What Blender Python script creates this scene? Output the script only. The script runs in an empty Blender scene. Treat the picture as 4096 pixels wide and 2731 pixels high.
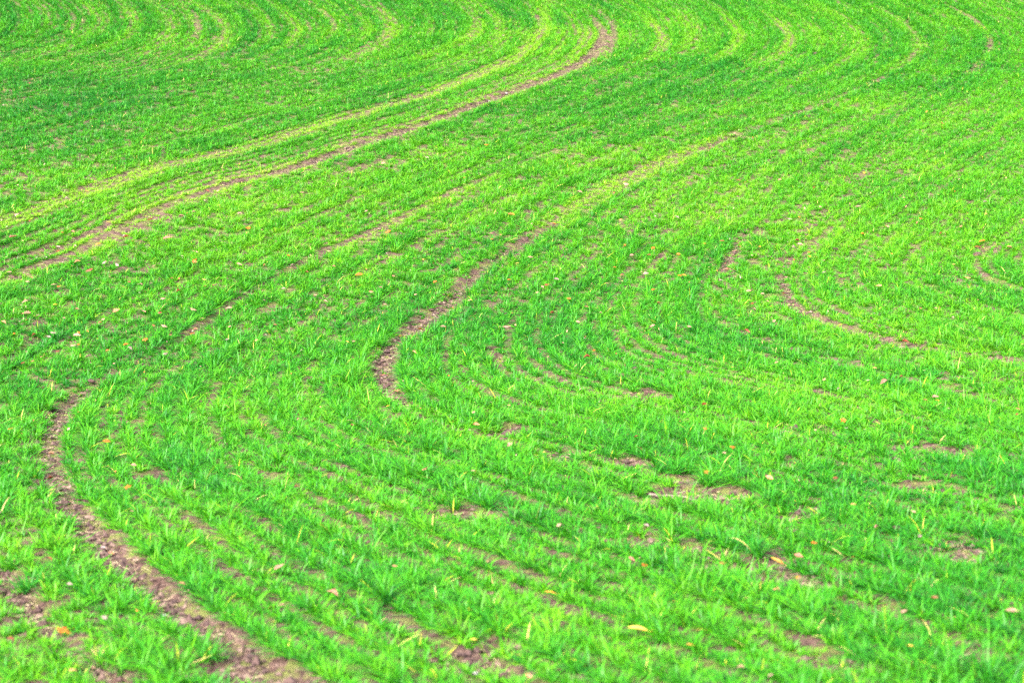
import bpy, math, random
import numpy as np

# ------------------------------------------------------------------ camera, sky, sun, exposure
scene = bpy.context.scene
PITCH = math.radians(10.0)
LENS = 70.0
cam_data = bpy.data.cameras.new('camera')
cam = bpy.data.objects.new('camera', cam_data)
scene.collection.objects.link(cam)
cam.location = (0, 0, 0)
cam.rotation_euler = (math.pi/2 - PITCH, 0, 0)
cam_data.lens = LENS
cam_data.sensor_width = 36.0
cam_data.clip_start = 0.1
cam_data.clip_end = 6000
cam_data.dof.use_dof = True
cam_data.dof.focus_distance = 17.0
cam_data.dof.aperture_fstop = 3.4
scene.camera = cam

SUN_EL, SUN_AZ = math.radians(42), math.radians(215)     # behind the camera's left shoulder, veiled by cloud
world = bpy.data.worlds.new('World'); scene.world = world
world.use_nodes = True
wn = world.node_tree.nodes; wl = world.node_tree.links
bg = wn['Background']
sky = wn.new('ShaderNodeTexSky'); sky.sky_type = 'NISHITA'; sky.sun_disc = False
sky.sun_elevation = SUN_EL; sky.sun_rotation = SUN_AZ
sky.air_density = 1.0; sky.dust_density = 6.0; sky.ozone_density = 0.6
veil = wn.new('ShaderNodeHueSaturation'); veil.inputs['Saturation'].default_value = 0.35      # bright thin overcast
wl.new(sky.outputs['Color'], veil.inputs['Color']); wl.new(veil.outputs['Color'], bg.inputs['Color']); bg.inputs['Strength'].default_value = 0.075
sun_d = bpy.data.lights.new('sun', 'SUN'); sun_d.energy = 1.5; sun_d.angle = math.radians(10)
sun_d.color = (1.0, 0.96, 0.9)
sun = bpy.data.objects.new('sun', sun_d); scene.collection.objects.link(sun)
sun.location = (-20, -20, 40)
sun.rotation_euler = (math.pi/2 - SUN_EL, 0, math.pi - SUN_AZ)
scene.view_settings.view_transform = 'Standard'
scene.view_settings.look = 'None'
scene.view_settings.exposure = 3.15
scene.view_settings.gamma = 1.0
scene.cycles.max_bounces = 8
scene.cycles.diffuse_bounces = 4
scene.cycles.transmission_bounces = 4
scene.cycles.use_denoising = False
scene.cycles.sample_clamp_indirect = 4.0

rng = np.random.default_rng(7)
random.seed(7)
C = scene.collection.objects

# ------------------------------------------------------------------ the lie of the land
PW, PH = 2352.0, 1568.0
FPX = LENS/36*PW
cp, sp = math.cos(PITCH), math.sin(PITCH)
def build_profile():
    """slope profile of the field along its fall line: a near bank falling away, a shallow swale, a far bank rising"""
    ys = np.array([2731, 2300, 2000, 1700, 1500, 1300, 1000, 500, 0, -400.])
    inc = np.array([15, 13.5, 12, 10.3, 9.8, 11, 11.5, 9, 7, 6.5])
    yy = np.linspace(2731, -300, 600)
    th = PITCH + np.arctan((yy - 1365.5)/(LENS/36*4096))
    I = np.radians(np.interp(-yy, -ys, inc))
    k = np.ones(41)/41
    I = np.convolve(np.pad(I, 20, 'edge'), k, 'valid')
    r = np.zeros_like(yy); r[0] = 7.0
    for i in range(1, len(yy)):
        r[i] = r[i-1]*math.exp((th[i-1]-th[i])/math.tan(.5*(I[i]+I[i-1])))
    Y = r*np.cos(th); Z = -r*np.sin(th)
    m0 = (Z[8]-Z[0])/(Y[8]-Y[0])
    yb = np.arange(-60, Y[0], 1.0); zb = Z[0] + (yb-Y[0])*m0*np.exp(-(Y[0]-yb)/25)
    m1 = (Z[-1]-Z[-20])/(Y[-1]-Y[-20])
    ya = np.arange(Y[-1]+1, 3000, 2.0); za = Z[-1] + m1*60*(1-np.exp(-(ya-Y[-1])/60))
    return np.r_[yb, Y, ya], np.r_[zb, Z, za]
PY, PZ = build_profile()
def hgt(X, Y):
    z = np.interp(Y - 0.5*X, PY, PZ)
    return z + 0.05*np.sin(X*.35+1.0)*np.sin(Y*.22+.5)
TS = np.exp(np.linspace(math.log(2.5), math.log(140), 500))
def ground_at(px, py, dz=0.0):
    """where a line of sight meets the field (used to survey the wheel tracks onto the ground)"""
    a = (np.atleast_1d(np.asarray(px, float))-PW/2)/FPX; b = (PH/2-np.atleast_1d(np.asarray(py, float)))/FPX
    d = np.stack([a, cp+b*sp, -sp+b*cp], -1); d /= np.linalg.norm(d, axis=-1, keepdims=True)
    P = d[:, None, :]*TS[None, :, None]
    neg = P[..., 2] < hgt(P[..., 0], P[..., 1])+dz; k = np.argmax(neg, 1)
    k[~neg.any(1)] = len(TS)-1; k = np.maximum(k, 1)
    lo, hi = TS[k-1].copy(), TS[k].copy()
    for _ in range(30):
        m = .5*(lo+hi); q = d*m[:, None]; below = q[:, 2] < hgt(q[:, 0], q[:, 1])+dz
        hi = np.where(below, m, hi); lo = np.where(below, lo, m)
    q = d*hi[:, None]
    return q[:, 0], q[:, 1]
def project(X, Y, Z):
    depth = Y*cp-Z*sp; up = Y*sp+Z*cp
    return PW/2+FPX*X/depth, PH/2-FPX*up/depth, depth
def catmull(P, n=12):
    P = np.asarray(P, float); Q = np.vstack([2*P[0]-P[1], P, 2*P[-1]-P[-2]]); out = []
    for i in range(1, len(Q)-2):
        p0, p1, p2, p3 = Q[i-1:i+3]
        t1 = np.linalg.norm(p1[:2]-p0[:2])**.5; t2 = t1+np.linalg.norm(p2[:2]-p1[:2])**.5; t3 = t2+np.linalg.norm(p3[:2]-p2[:2])**.5
        for t in np.linspace(t1, t2, n, endpoint=False):
            A1 = (t1-t)/t1*p0+t/t1*p1; A2 = (t2-t)/(t2-t1)*p1+(t-t1)/(t2-t1)*p2; A3 = (t3-t)/(t3-t2)*p2+(t-t2)/(t3-t2)*p3
            B1 = (t2-t)/t2*A1+t/t2*A2; B2 = (t3-t)/(t3-t1)*A2+(t-t1)/(t3-t1)*A3
            out.append((t2-t)/(t2-t1)*B1+(t-t1)/(t2-t1)*B2)
    out.append(P[-1]); return np.array(out)
def resamp(X, Y, n):
    s = np.r_[0, np.cumsum(np.hypot(np.diff(X), np.diff(Y)))]
    q = np.linspace(0, s[-1], n); return np.c_[np.interp(q, s, X), np.interp(q, s, Y)]

def vnoise(X, Y, scale, seed):
    """smooth value noise, 0..1"""
    g = np.random.default_rng(seed).random((128, 128))
    x = X/scale; y = Y/scale; xi = np.floor(x).astype(int); yi = np.floor(y).astype(int)
    fx = x-xi; fy = y-yi; fx = fx*fx*(3-2*fx); fy = fy*fy*(3-2*fy)
    a = g[xi % 128, yi % 128]; b = g[(xi+1) % 128, yi % 128]; c = g[xi % 128, (yi+1) % 128]; d = g[(xi+1) % 128, (yi+1) % 128]
    return (a*(1-fx)+b*fx)*(1-fy)+(c*(1-fx)+d*fx)*fy

# drill lines surveyed on the field: top run, run between the two bends, bottom run
GUIDES = [
([(-1100,-40),(-1000,0),(-950,20),(-930,40)],[(-930,40),(-960,80),(-1100,160),(-1400,300),(-1700,450)],[(-1700,450),(-1800,700),(-1750,1000),(-1300,1600)]),
([(-180,-55),(-110,-20),(-60,15),(-45,45)],[(-45,45),(-60,75),(-110,95),(-250,135),(-500,210),(-1000,380),(-1500,560)],[(-1500,560),(-1580,760),(-1520,1050),(-1180,1650)]),
([(160,-60),(230,-20),(290,15),(310,50)],[(310,50),(290,80),(240,105),(120,140),(0,165),(-300,235),(-900,400),(-1400,620)],[(-1400,620),(-1450,800),(-1400,1100),(-1100,1700)]),
([(340,-60),(420,-20),(500,30),(520,72)],[(520,72),(512,95),(485,118),(430,145),(300,180),(150,215),(0,248),(-300,320),(-900,510),(-1250,740)],[(-1250,740),(-1300,900),(-1250,1200),(-1000,1800)]),
([(590,-60),(680,-10),(740,28),(768,62)],[(768,62),(762,85),(720,115),(640,145),(450,188),(250,235),(0,292),(-300,370),(-850,560),(-1150,800)],[(-1150,800),(-1180,950),(-1100,1250),(-850,1850)]),
([(740,-60),(820,-20),(882,25),(903,62)],[(903,62),(892,90),(860,115),(780,152),(640,190),(400,248),(200,300),(0,350),(-300,440),(-800,630),(-1050,850)],[(-1050,850),(-1060,1000),(-1000,1300),(-750,1900)]),
([(940,-60),(1020,-20),(1075,25),(1098,55)],[(1098,55),(1092,80),(1050,110),(960,145),(784,200),(634,240),(534,268),(417,303),(233,355),(143,384),(0,430),(-300,535),(-750,730),(-900,900)],[(-900,900),(-920,1050),(-850,1350),(-600,1950)]),
([(1090,-60),(1170,-20),(1230,25),(1245,60)],[(1245,60),(1217,102),(1184,133),(1117,163),(984,217),(784,273),(667,310),(500,357),(367,384),(267,420),(147,457),(0,512),(-300,630),(-650,790),(-800,950)],[(-800,950),(-810,1100),(-730,1400),(-450,2000)]),
([(1210,-60),(1290,-5),(1340,22),(1368,53)],[(1368,53),(1384,72),(1381,93),(1364,117),(1318,153),(1251,183),(1151,220),(1067,250),(984,280),(884,314),(784,347),(667,390),(550,417),(417,464),(350,487),(284,525),(167,589),(67,622),(0,655),(-250,790),(-480,940),(-560,1040)],[(-560,1040),(-560,1150),(-430,1450),(-100,2050)]),
([(1480,-60),(1560,-10),(1622,35),(1650,80)],[(1650,80),(1640,108),(1580,145),(1400,225),(1150,310),(900,395),(700,475),(550,545),(400,615),(250,690),(120,765),(33,816),(-60,880),(-130,960),(-165,1050)],[(-165,1050),(-150,1140),(-60,1250),(0,1312),(50,1380),(110,1440),(200,1510),(330,1640),(550,2050)]),
([(1600,-60),(1690,-10),(1785,50),(1812,88)],[(1812,88),(1805,110),(1765,135),(1700,175),(1550,235),(1350,320),(1150,400),(980,472),(850,537),(760,575),(650,630),(570,680),(500,725),(430,770),(350,820),(230,870),(175,907),(140,950),(112,1020)],[(112,1020),(120,1080),(150,1140),(210,1220),(290,1300),(380,1380),(550,1500),(680,1580),(1250,1960)]),
([(1900,-60),(2000,5),(2085,55),(2115,95)],[(2115,95),(2085,150),(1985,198),(1934,222),(1784,280),(1667,322),(1500,388),(1390,440),(1310,490),(1250,530),(1180,570),(1120,610),(1060,670),(1000,720),(945,762),(900,790),(885,830)],[(885,830),(880,868),(900,905),(945,940),(1040,975),(1165,1005),(1430,1080),(1600,1130),(1800,1185),(2050,1250),(2400,1340),(3300,1620)]),
([(2080,-60),(2167,10),(2240,50),(2273,97)],[(2273,97),(2243,160),(2150,225),(2000,320),(1850,430),(1760,510),(1700,560),(1665,610),(1645,660)],[(1645,660),(1644,703),(1670,740),(1740,775),(1900,820),(2150,882),(2352,935),(2700,1020),(3300,1180)]),
([(2230,-60),(2330,10),(2420,60),(2450,110)],[(2450,110),(2420,165),(2330,230),(2200,310),(2060,395),(1930,480),(1850,545),(1810,595),(1802,640)],[(1802,640),(1814,693),(1860,720),(1917,746),(2061,786),(2184,810),(2300,835),(2500,880),(3200,1030)]),
([(2530,-60),(2630,0),(2720,55),(2760,110)],[(2760,110),(2740,180),(2650,270),(2500,390),(2330,515),(2240,590),(2228,615)],[(2228,615),(2245,635),(2300,655),(2400,680),(2600,725),(3200,860)]),
([(2850,-60),(2950,0),(3050,55),(3100,110)],[(3100,110),(3080,180),(3000,270),(2880,390),(2740,490),(2680,550),(2670,580)],[(2670,580),(2690,605),(2760,630),(2900,660),(3400,760)]),
]
NS = (40, 120, 120)
GC = []
for segs in GUIDES:
    full = []
    for s in segs: full += s if not full else s[1:]
    c = catmull(full, 12); X, Y = ground_at(c[:, 0], c[:, 1])
    i1 = (len(segs[0])-1)*12; i2 = i1+(len(segs[1])-1)*12
    parts = [resamp(X[a:b+1], Y[a:b+1], n) for (a, b), n in zip(((0, i1), (i1, i2), (i2, len(X)-1)), NS)]
    GC.append(np.vstack([parts[0], parts[1][1:], parts[2][1:]]))

# ------------------------------------------------------------------ wheel tracks and thin places, as a plan of the field
RX0, RX1, RY0, RY1, RES = -16.0, 26.0, 3.0, 64.0, 0.035
NXR, NYR = int((RX1-RX0)/RES), int((RY1-RY0)/RES)
SOIL = np.zeros((NXR, NYR), np.float32); PALE = np.zeros((NXR, NYR), np.float32)
def stamp(layer, x, y, rad, s):
    ix0 = max(int((x-rad*1.6-RX0)/RES), 0); ix1 = min(int((x+rad*1.6-RX0)/RES)+2, NXR)
    iy0 = max(int((y-rad*1.6-RY0)/RES), 0); iy1 = min(int((y+rad*1.6-RY0)/RES)+2, NYR)
    if ix1 <= ix0 or iy1 <= iy0: return
    gx = RX0+(np.arange(ix0, ix1)+.5)*RES-x; gy = RY0+(np.arange(iy0, iy1)+.5)*RES-y
    d = np.sqrt(gx[:, None]**2+gy[None, :]**2)/rad
    v = s*np.clip((1.45-d)/.7, 0, 1)
    sub = layer[ix0:ix1, iy0:iy1]; np.maximum(sub, v, out=sub)
def track(layer, pts, width):
    """pts: (x, y, strength) along the line; width in metres"""
    c = catmull(pts, 10); X, Y = ground_at(c[:, 0], c[:, 1])
    s = np.r_[0, np.cumsum(np.hypot(np.diff(X), np.diff(Y)))]
    q = np.arange(0, s[-1], .04); xs = np.interp(q, s, X); ys = np.interp(q, s, Y); st = np.clip(np.interp(q, s, c[:, 2]), 0, 1)
    n1 = vnoise(q, q*0+width*91, .5, 5)
    for x, y, v, n in zip(xs, ys, st, n1):
        if v > .04: stamp(layer, x, y, width*.5*(.72+.5*n), v)
track(SOIL, [(1290,-5,.15),(1340,22,.3),(1368,53,.7),(1384,72,.9),(1381,93,1),(1364,117,1),(1318,153,1),(1251,183,1),(1151,220,1),(1067,250,1),(984,280,1),(884,314,1),(784,347,.95),(700,378,.75),(650,394,.6),(560,414,.5),(480,440,.2)], .20)
track(SOIL, [(700,372,.3),(550,420,.6),(417,464,.4),(350,487,.35),(284,525,.25),(167,589,.5),(67,622,.45),(0,655,.4),(-200,760,.3)], .07)
track(SOIL, [(560,440,.2),(440,482,.45),(330,520,.4),(200,575,.2)], .07)
track(SOIL, [(1310,-15,.2),(1368,20,.5),(1401,50,.8),(1411,77,.9),(1404,107,.8),(1384,135,.4),(1340,165,.1)], .15)
track(SOIL, [(784,200,.15),(634,240,.3),(534,268,.45),(417,303,.6),(233,355,.5),(143,384,.4),(0,430,.45),(-200,490,.4)], .11)
track(SOIL, [(660,-20,.4),(690,0,.5),(740,30,.6),(768,60,.65),(765,80,.3)], .13)
track(SOIL, [(984,217,.35),(940,228,.5),(884,240,.35),(784,273,.25)], .13)
track(SOIL, [(120,765,.15),(60,799,.7),(33,816,.8),(10,830,.5),(-60,880,.5)], .10)
track(SOIL, [(-60,1250,.7),(0,1312,.85),(50,1380,.95),(100,1425,1),(130,1450,.7),(200,1520,.95),(265,1580,.95),(330,1640,.9)], .12)
track(SOIL, [(205,888,.2),(180,905,.8),(140,950,1),(112,1020,1),(120,1080,1),(150,1140,1),(210,1220,1),(290,1300,1),(380,1380,1),(480,1460,1),(550,1500,1),(680,1580,1),(900,1720,.9)], .135)
track(SOIL, [(980,472,.4),(850,537,.45),(760,575,.3),(650,630,.4),(570,680,.55),(500,725,.8),(430,770,.8),(350,820,.6),(280,850,.2)], .07)
track(SOIL, [(2071,172,.45),(1984,198,.2),(1934,222,.5),(1784,280,.5),(1667,322,.65),(1560,365,.3)], .12)
track(SOIL, [(1110,615,.9),(1060,670,1),(1000,720,1),(960,750,1),(940,768,.8),(905,788,1),(885,830,1),(880,868,1),(900,905,1),(930,928,.9),(950,942,.2)], .175)
track(SOIL, [(1270,515,.3),(1250,530,.7),(1180,570,.9),(1120,610,1),(1080,650,.6)], .145)
track(SOIL, [(1802,640,.5),(1814,693,.9),(1860,720,.85),(1917,746,.95),(2000,770,.8),(2061,786,.95),(2120,798,.85),(2184,810,.95),(2284,828,1),(2360,842,.9),(2500,880,.8)], .15)
track(SOIL, [(1760,510,.3),(1700,560,.5),(1665,610,.7),(1650,640,.2),(1644,703,.3)], .12)
track(SOIL, [(1900,490,.3),(1850,545,.4),(1810,595,.6),(1806,625,.5)], .10)
track(SOIL, [(2167,10,.3),(2211,33,.6),(2240,50,.8),(2262,75,.2),(2273,97,.7),(2262,130,.2),(2243,160,.65),(2215,180,.2)], .18)
track(SOIL, [(2245,635,.6),(2300,655,.8),(2350,668,.8),(2450,690,.6)], .13)
track(SOIL, [(640,-5,.1),(455,35,.3),(457,70,.5),(450,90,.4)], .12)
track(SOIL, [(0,625,.4),(60,600,.5),(130,570,.5),(200,545,.4),(330,500,.3)], .10)
track(SOIL, [(820,290,.2),(790,400,.5),(880,372,.45),(960,345,.1)], .10)
track(PALE, [(1250,-10,.5),(1245,60,.8),(1217,102,.95),(1184,133,1),(1117,163,1),(984,217,1),(784,273,1),(667,310,1),(500,357,.95),(367,384,.9),(267,420,.9),(147,457,.8),(0,512,.8),(-200,590,.6)], .34)
track(PALE, [(1368,53,.5),(1364,117,.8),(1318,153,1),(1251,183,1),(1151,220,1),(1067,250,1),(984,280,1),(884,314,.9),(784,347,.9),(667,390,1),(550,417,1),(417,464,1),(350,487,.9),(284,525,.7),(167,589,.7),(0,655,.6)], .38)
for tip in ((310,50,.6),(520,72,1),(903,62,1),(1098,55,1),(1160,72,.7),(1245,60,.7),(1523,90,.9),(1812,88,.9),(1285,85,.5),(455,65,.6),(770,58,.5),(1440,80,.5),(620,70,.4),(985,60,.4),(232,45,.5),(175,45,.4),(2115,100,.6),(1590,75,.5),(1345,88,.6),(840,60,.6),(1210,95,.7),(690,66,.6),(400,60,.6),(1700,82,.5),(1900,92,.4),(1990,95,.4),(120,42,.4),(60,40,.4)):
    x, y, s = tip
    track(PALE, [(x-120,y-82,0),(x-38,y-45,.5*s),(x-12,y-18,.9*s),(x,y,s),(x-6,y+20,s),(x-30,y+42,.7*s),(x-85,y+66,.5*s),(x-230,y+108,.2)], .30)
track(PALE, [(1700,305,.3),(1620,335,.7),(1500,388,1),(1390,440,.9),(1310,490,.8),(1250,530,.5)], .34)
track(PALE, [(1150,400,.3),(980,472,.9),(850,537,.9),(760,575,.4)], .22)
track(PALE, [(1100,490,.4),(960,560,.6),(870,605,.5),(800,650,.3)], .16)
track(PALE, [(900,300,.2),(1000,360,.4),(1120,320,.3),(1300,255,.2)], .2)
for x, y, r, s in [(1090,1188,.17,.95),(1165,994,.10,1),(1430,1242,.10,.7),(1480,1236,.09,.6),(1540,1127,.13,.9),(1600,1130,.12,.8),(1690,1142,.12,.85),(1660,1130,.1,.7),(1600,1262,.13,.8),(1750,1306,.13,.9),(1800,1328,.11,.8),(1850,1335,.10,.7),(2090,1030,.16,.7),(2050,1024,.12,.7),(2164,1278,.14,.9),(2200,1275,.1,.7),(1500,912,.13,.7),(1470,905,.1,.6),(1900,990,.13,.7),(1850,980,.1,.6),(1430,1080,.13,.8),(725,905,.06,.9),(1110,1512,.09,1),(1135,1480,.08,.9),(1120,1545,.10,.9),(2010,1390,.1,.7),(1620,1285,.1,.6),(235,985,.05,.9),(240,1012,.05,.9),(1160,820,.09,.8),(1155,800,.07,.6),(1270,1052,.1,.7),(1580,1100,.1,.7),(1840,1180,.12,.5),(1890,1330,.1,.5),(2080,1125,.12,.7),(870,1190,.06,.5),(700,1250,.06,.6),(440,1215,.05,.6),(1680,570,.08,.5),(2250,572,.12,.7),(1870,565,.09,.4),(2010,600,.14,.7),(1480,540,.15,.4),(330,562,.09,.6),(2130,1250,.1,.5),(950,1460,.05,.6),(530,620,.12,.5),(1050,1500,.07,.6),(560,1180,.06,.6),(2200,1250,.1,.6),(2240,1500,.1,.5),(1940,1510,.08,.5),(520,1540,.1,.8),(600,1555,.1,.8)]:
    X, Y = ground_at(x, y)
    for k in range(5): stamp(SOIL, X[0]+random.gauss(0, r*.5), Y[0]+random.gauss(0, r*.8), r*random.uniform(.4, .8), s)
def look(layer, X, Y):
    ix = np.clip(((X-RX0)/RES).astype(int), 0, NXR-1); iy = np.clip(((Y-RY0)/RES).astype(int), 0, NYR-1)
    ok = (X > RX0) & (X < RX1) & (Y > RY0) & (Y < RY1)
    return np.where(ok, layer[ix, iy], 0)

def surf(X, Y):
    """ground height with the wheel ruts pressed in and a cloddy tilth"""
    s = look(SOIL, X, Y)
    return hgt(X, Y) - .032*s + .012*(vnoise(X, Y, .11, 3)-.5) + .010*(vnoise(X, Y, .045, 4)-.5) + .02*(vnoise(X, Y, .6, 8)-.5)

# ------------------------------------------------------------------ materials
def new_mat(name):
    m = bpy.data.materials.new(name); m.use_nodes = True
    nt = m.node_tree; return m, nt, nt.nodes, nt.links, nt.nodes['Principled BSDF']
def grass_material():
    m, nt, n, l, p = new_mat('young_cereal_blades')
    hue = n.new('ShaderNodeAttribute'); hue.attribute_name = 'tint'
    ramp = n.new('ShaderNodeValToRGB'); cr = ramp.color_ramp
    cr.elements[0].position = 0; cr.elements[0].color = (0.006, 0.115, 0.008, 1)
    cr.elements[1].position = .66; cr.elements[1].color = (0.115, 0.31, 0.004, 1)
    e = cr.elements.new(.3); e.color = (0.032, 0.205, 0.003, 1)
    e = cr.elements.new(.8); e.color = (0.20, 0.33, 0.02, 1)
    e = cr.elements.new(.9); e.color = (0.38, 0.36, 0.03, 1)
    e = cr.elements.new(1.0); e.color = (0.48, 0.36, 0.16, 1)
    l.new(hue.outputs['Fac'], ramp.inputs['Fac'])
    l.new(ramp.outputs['Color'], p.inputs['Base Color'])
    p.inputs['Roughness'].default_value = .45
    p.inputs['Specular IOR Level'].default_value = .22
    tr = n.new('ShaderNodeBsdfTranslucent'); l.new(ramp.outputs['Color'], tr.inputs['Color'])
    mx = n.new('ShaderNodeMixShader'); mx.inputs['Fac'].default_value = .27
    l.new(p.outputs[0], mx.inputs[1]); l.new(tr.outputs[0], mx.inputs[2])
    l.new(mx.outputs[0], n['Material Output'].inputs['Surface'])
    return m
def soil_material():
    m, nt, n, l, p = new_mat('field_soil')
    geo = n.new('ShaderNodeNewGeometry')
    def noise(scale, detail=4, rough=.6):
        t = n.new('ShaderNodeTexNoise'); t.inputs['Scale'].default_value = scale; t.inputs['Detail'].default_value = detail
        t.inputs['Roughness'].default_value = rough; l.new(geo.outputs['Position'], t.inputs['Vector']); return t
    def ramp(src, stops):
        r = n.new('ShaderNodeValToRGB'); cr = r.color_ramp
        cr.elements[0].position, cr.elements[0].color = stops[0]; cr.elements[1].position, cr.elements[1].color = stops[-1]
        for pos, col in stops[1:-1]:
            e = cr.elements.new(pos); e.color = col
        l.new(src, r.inputs['Fac']); return r
    def mix(f, a, b):
        x = n.new('ShaderNodeMix'); x.data_type = 'RGBA'; l.new(f, x.inputs[0]); l.new(a, x.inputs[6]); l.new(b, x.inputs[7]); return x.outputs[2]
    earth = ramp(noise(22, 6, .7).outputs['Fac'], [(.34, (.020, .010, .009, 1)), (.5, (.075, .042, .034, 1)), (.66, (.17, .11, .085, 1))])
    moss = ramp(noise(90, 3).outputs['Fac'], [(.35, (.055, .075, .012, 1)), (.65, (.15, .155, .045, 1))])
    mf = ramp(noise(9, 4).outputs['Fac'], [(.47, (0, 0, 0, 1)), (.60, (.9, .9, .9, 1))])
    col = mix(mf.outputs['Color'], earth.outputs['Color'], moss.outputs['Color'])
    # beyond the drilled strip in view the same crop carries on; there the sheet itself is crop-green
    far = n.new('ShaderNodeAttribute'); far.attribute_name = 'crop'
    green = ramp(noise(3.0, 8, .75).outputs['Fac'], [(.3, (.012, .10, .015, 1)), (.55, (.035, .19, .014, 1)), (.75, (.10, .26, .02, 1))])
    col = mix(far.outputs['Fac'], col, green.outputs['Color'])
    l.new(col, p.inputs['Base Color']); p.inputs['Roughness'].default_value = .95
    p.inputs['Specular IOR Level'].default_value = .15
    bp = n.new('ShaderNodeBump'); bp.inputs['Strength'].default_value = .9; bp.inputs['Distance'].default_value = .02
    l.new(noise(55, 6, .75).outputs['Fac'], bp.inputs['Height']); l.new(bp.outputs[0], p.inputs['Normal'])
    return m
def mesh_object(name, verts, faces_flat, loop_starts, mat, attrs=None, smooth=True):
    me = bpy.data.meshes.new(name)
    nv = len(verts); me.vertices.add(nv); me.vertices.foreach_set('co', np.ascontiguousarray(verts, np.float32).ravel())
    me.loops.add(len(faces_flat)); me.loops.foreach_set('vertex_index', np.ascontiguousarray(faces_flat, np.int32))
    me.polygons.add(len(loop_starts)); me.polygons.foreach_set('loop_start', np.ascontiguousarray(loop_starts, np.int32))
    me.polygons.foreach_set('use_smooth', np.full(len(loop_starts), smooth, bool))
    for k, v in (attrs or {}).items():
        a = me.attributes.new(k, 'FLOAT', 'POINT'); a.data.foreach_set('value', np.ascontiguousarray(v, np.float32))
    me.update(calc_edges=True); me.materials.append(mat)
    o = bpy.data.objects.new(name, me); C.link(o); return o

# ------------------------------------------------------------------ the ground: one sheet out to the horizon
def build_ground():
    rr = np.r_[0.02, 1.5, 3, np.exp(np.linspace(math.log(4.2), math.log(66), 520)), np.exp(np.linspace(math.log(70), math.log(2800), 36))]
    aa = np.r_[np.radians(np.linspace(-180, -27, 24)), np.radians(np.linspace(-26, 34, 620)), np.radians(np.linspace(36, 178, 22))]
    R, A = np.meshgrid(rr, aa, indexing='ij'); X = R*np.sin(A); Y = R*np.cos(A)
    Z = surf(X, Y)
    nr, na = R.shape
    i = np.arange(nr-1)[:, None]; j = np.arange(na)[None, :]; j2 = (j+1) % na
    q = np.stack([i*na+j+0*j2, i*na+j2, (i+1)*na+j2, (i+1)*na+j+0*j2], -1).reshape(-1, 4)
    px, py, dep = project(X, Y, Z)
    inside = np.clip((px+900)/250, 0, 1)*np.clip((3350-px)/250, 0, 1)*np.clip((58-Y)/3, 0, 1)*np.clip((Y-4.6)/.5, 0, 1)
    crop = 1-np.where(dep > .5, inside, 0)
    o = mesh_object('ground', np.stack([X, Y, Z], -1).reshape(-1, 3), q.ravel(), np.arange(len(q))*4, soil_material(), {'crop': crop.ravel()})
    o['kind'] = 'structure'; o['label'] = 'brown cloddy soil of the sown field with pressed wheel ruts'; o['category'] = 'ground'
    return o
ground = build_ground()

# ------------------------------------------------------------------ the crop: drilled rows of young cereal
def plan_tufts():
    out = []
    for A, B in zip(GC[:-1], GC[1:]):
        t = np.gradient(A, axis=0); t /= np.linalg.norm(t, axis=1, keepdims=True)+1e-9
        gap = np.abs(((B-A)*np.c_[-t[:, 1], t[:, 0]]).sum(1))
        px, py, _ = project(A[:, 0], A[:, 1], hgt(A[:, 0], A[:, 1]))
        vis = (px > -200) & (px < 2600) & (py > -40) & (py < 1650)
        g = np.percentile(gap[vis], 88) if vis.sum() > 5 else np.median(gap)
        n = max(1, int(round(g/.150)))
        for k in range(n):
            f = (k+.0)/n
            P = A*(1-f)+B*f; gl = np.maximum(gap/n, .03)
            s = np.r_[0, np.cumsum(np.hypot(np.diff(P[:, 0]), np.diff(P[:, 1])))]
            q = np.arange(rng.random()*.045, s[-1], .045)
            X = np.interp(q, s, P[:, 0]); Y = np.interp(q, s, P[:, 1]); G = np.interp(q, s, gl)
            dx = np.gradient(X); dy = np.gradient(Y); h = np.hypot(dx, dy)+1e-9
            # the drill wanders a little
            w = (vnoise(q, q*0+rng.random()*500, .8, 11)-.5)*.05+rng.normal(0, 1, len(q))*np.interp(Y, [12, 24, 36], [.012, .013, .022])
            X = X-dy/h*w+rng.normal(0, .008, len(q)); Y = Y+dx/h*w+rng.normal(0, .008, len(q))
            vig = np.clip(1+rng.normal(0, .13)+.5*(vnoise(q, q*0+rng.random()*500, 1.6, 12)-.5), .76, 1.4)      # some drill rows grow stronger than others
            out.append(np.c_[X, Y, dx/h, dy/h, G, vig, q*0+rng.normal(0, .055)+.09*(vnoise(q, q*0+rng.random()*500, 2.5, 13)-.5)])
    T = np.vstack(out)
    px, py, dep = project(T[:, 0], T[:, 1], hgt(T[:, 0], T[:, 1]))
    m = (dep > 4.4) & (px > -750) & (px < 3100) & (py > -90) & (py < 2000) & (T[:, 1] < 60)
    T = T[m]
    # even out: keep with probability by local row spacing so that the plant density stays alike
    T = T[rng.random(len(T)) < np.clip(T[:, 4]/.15, 0, 1)]
    return T
T = plan_tufts()
TX, TY = T[:, 0], T[:, 1]
ts = look(SOIL, TX, TY); tp = look(PALE, TX, TY)
thin = vnoise(TX, TY, .35, 21)*.6+vnoise(TX, TY, .12, 22)*.4
keep = rng.random(len(T)) > np.clip(ts*1.12-.04, 0, .955)
keep &= thin > np.interp(np.hypot(TX, TY), [24, 34], [.11, .05])
T = T[keep]; TX, TY, ts, tp, thin = TX[keep], TY[keep], ts[keep], tp[keep], thin[keep]
TR = np.hypot(TX, TY)

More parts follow.
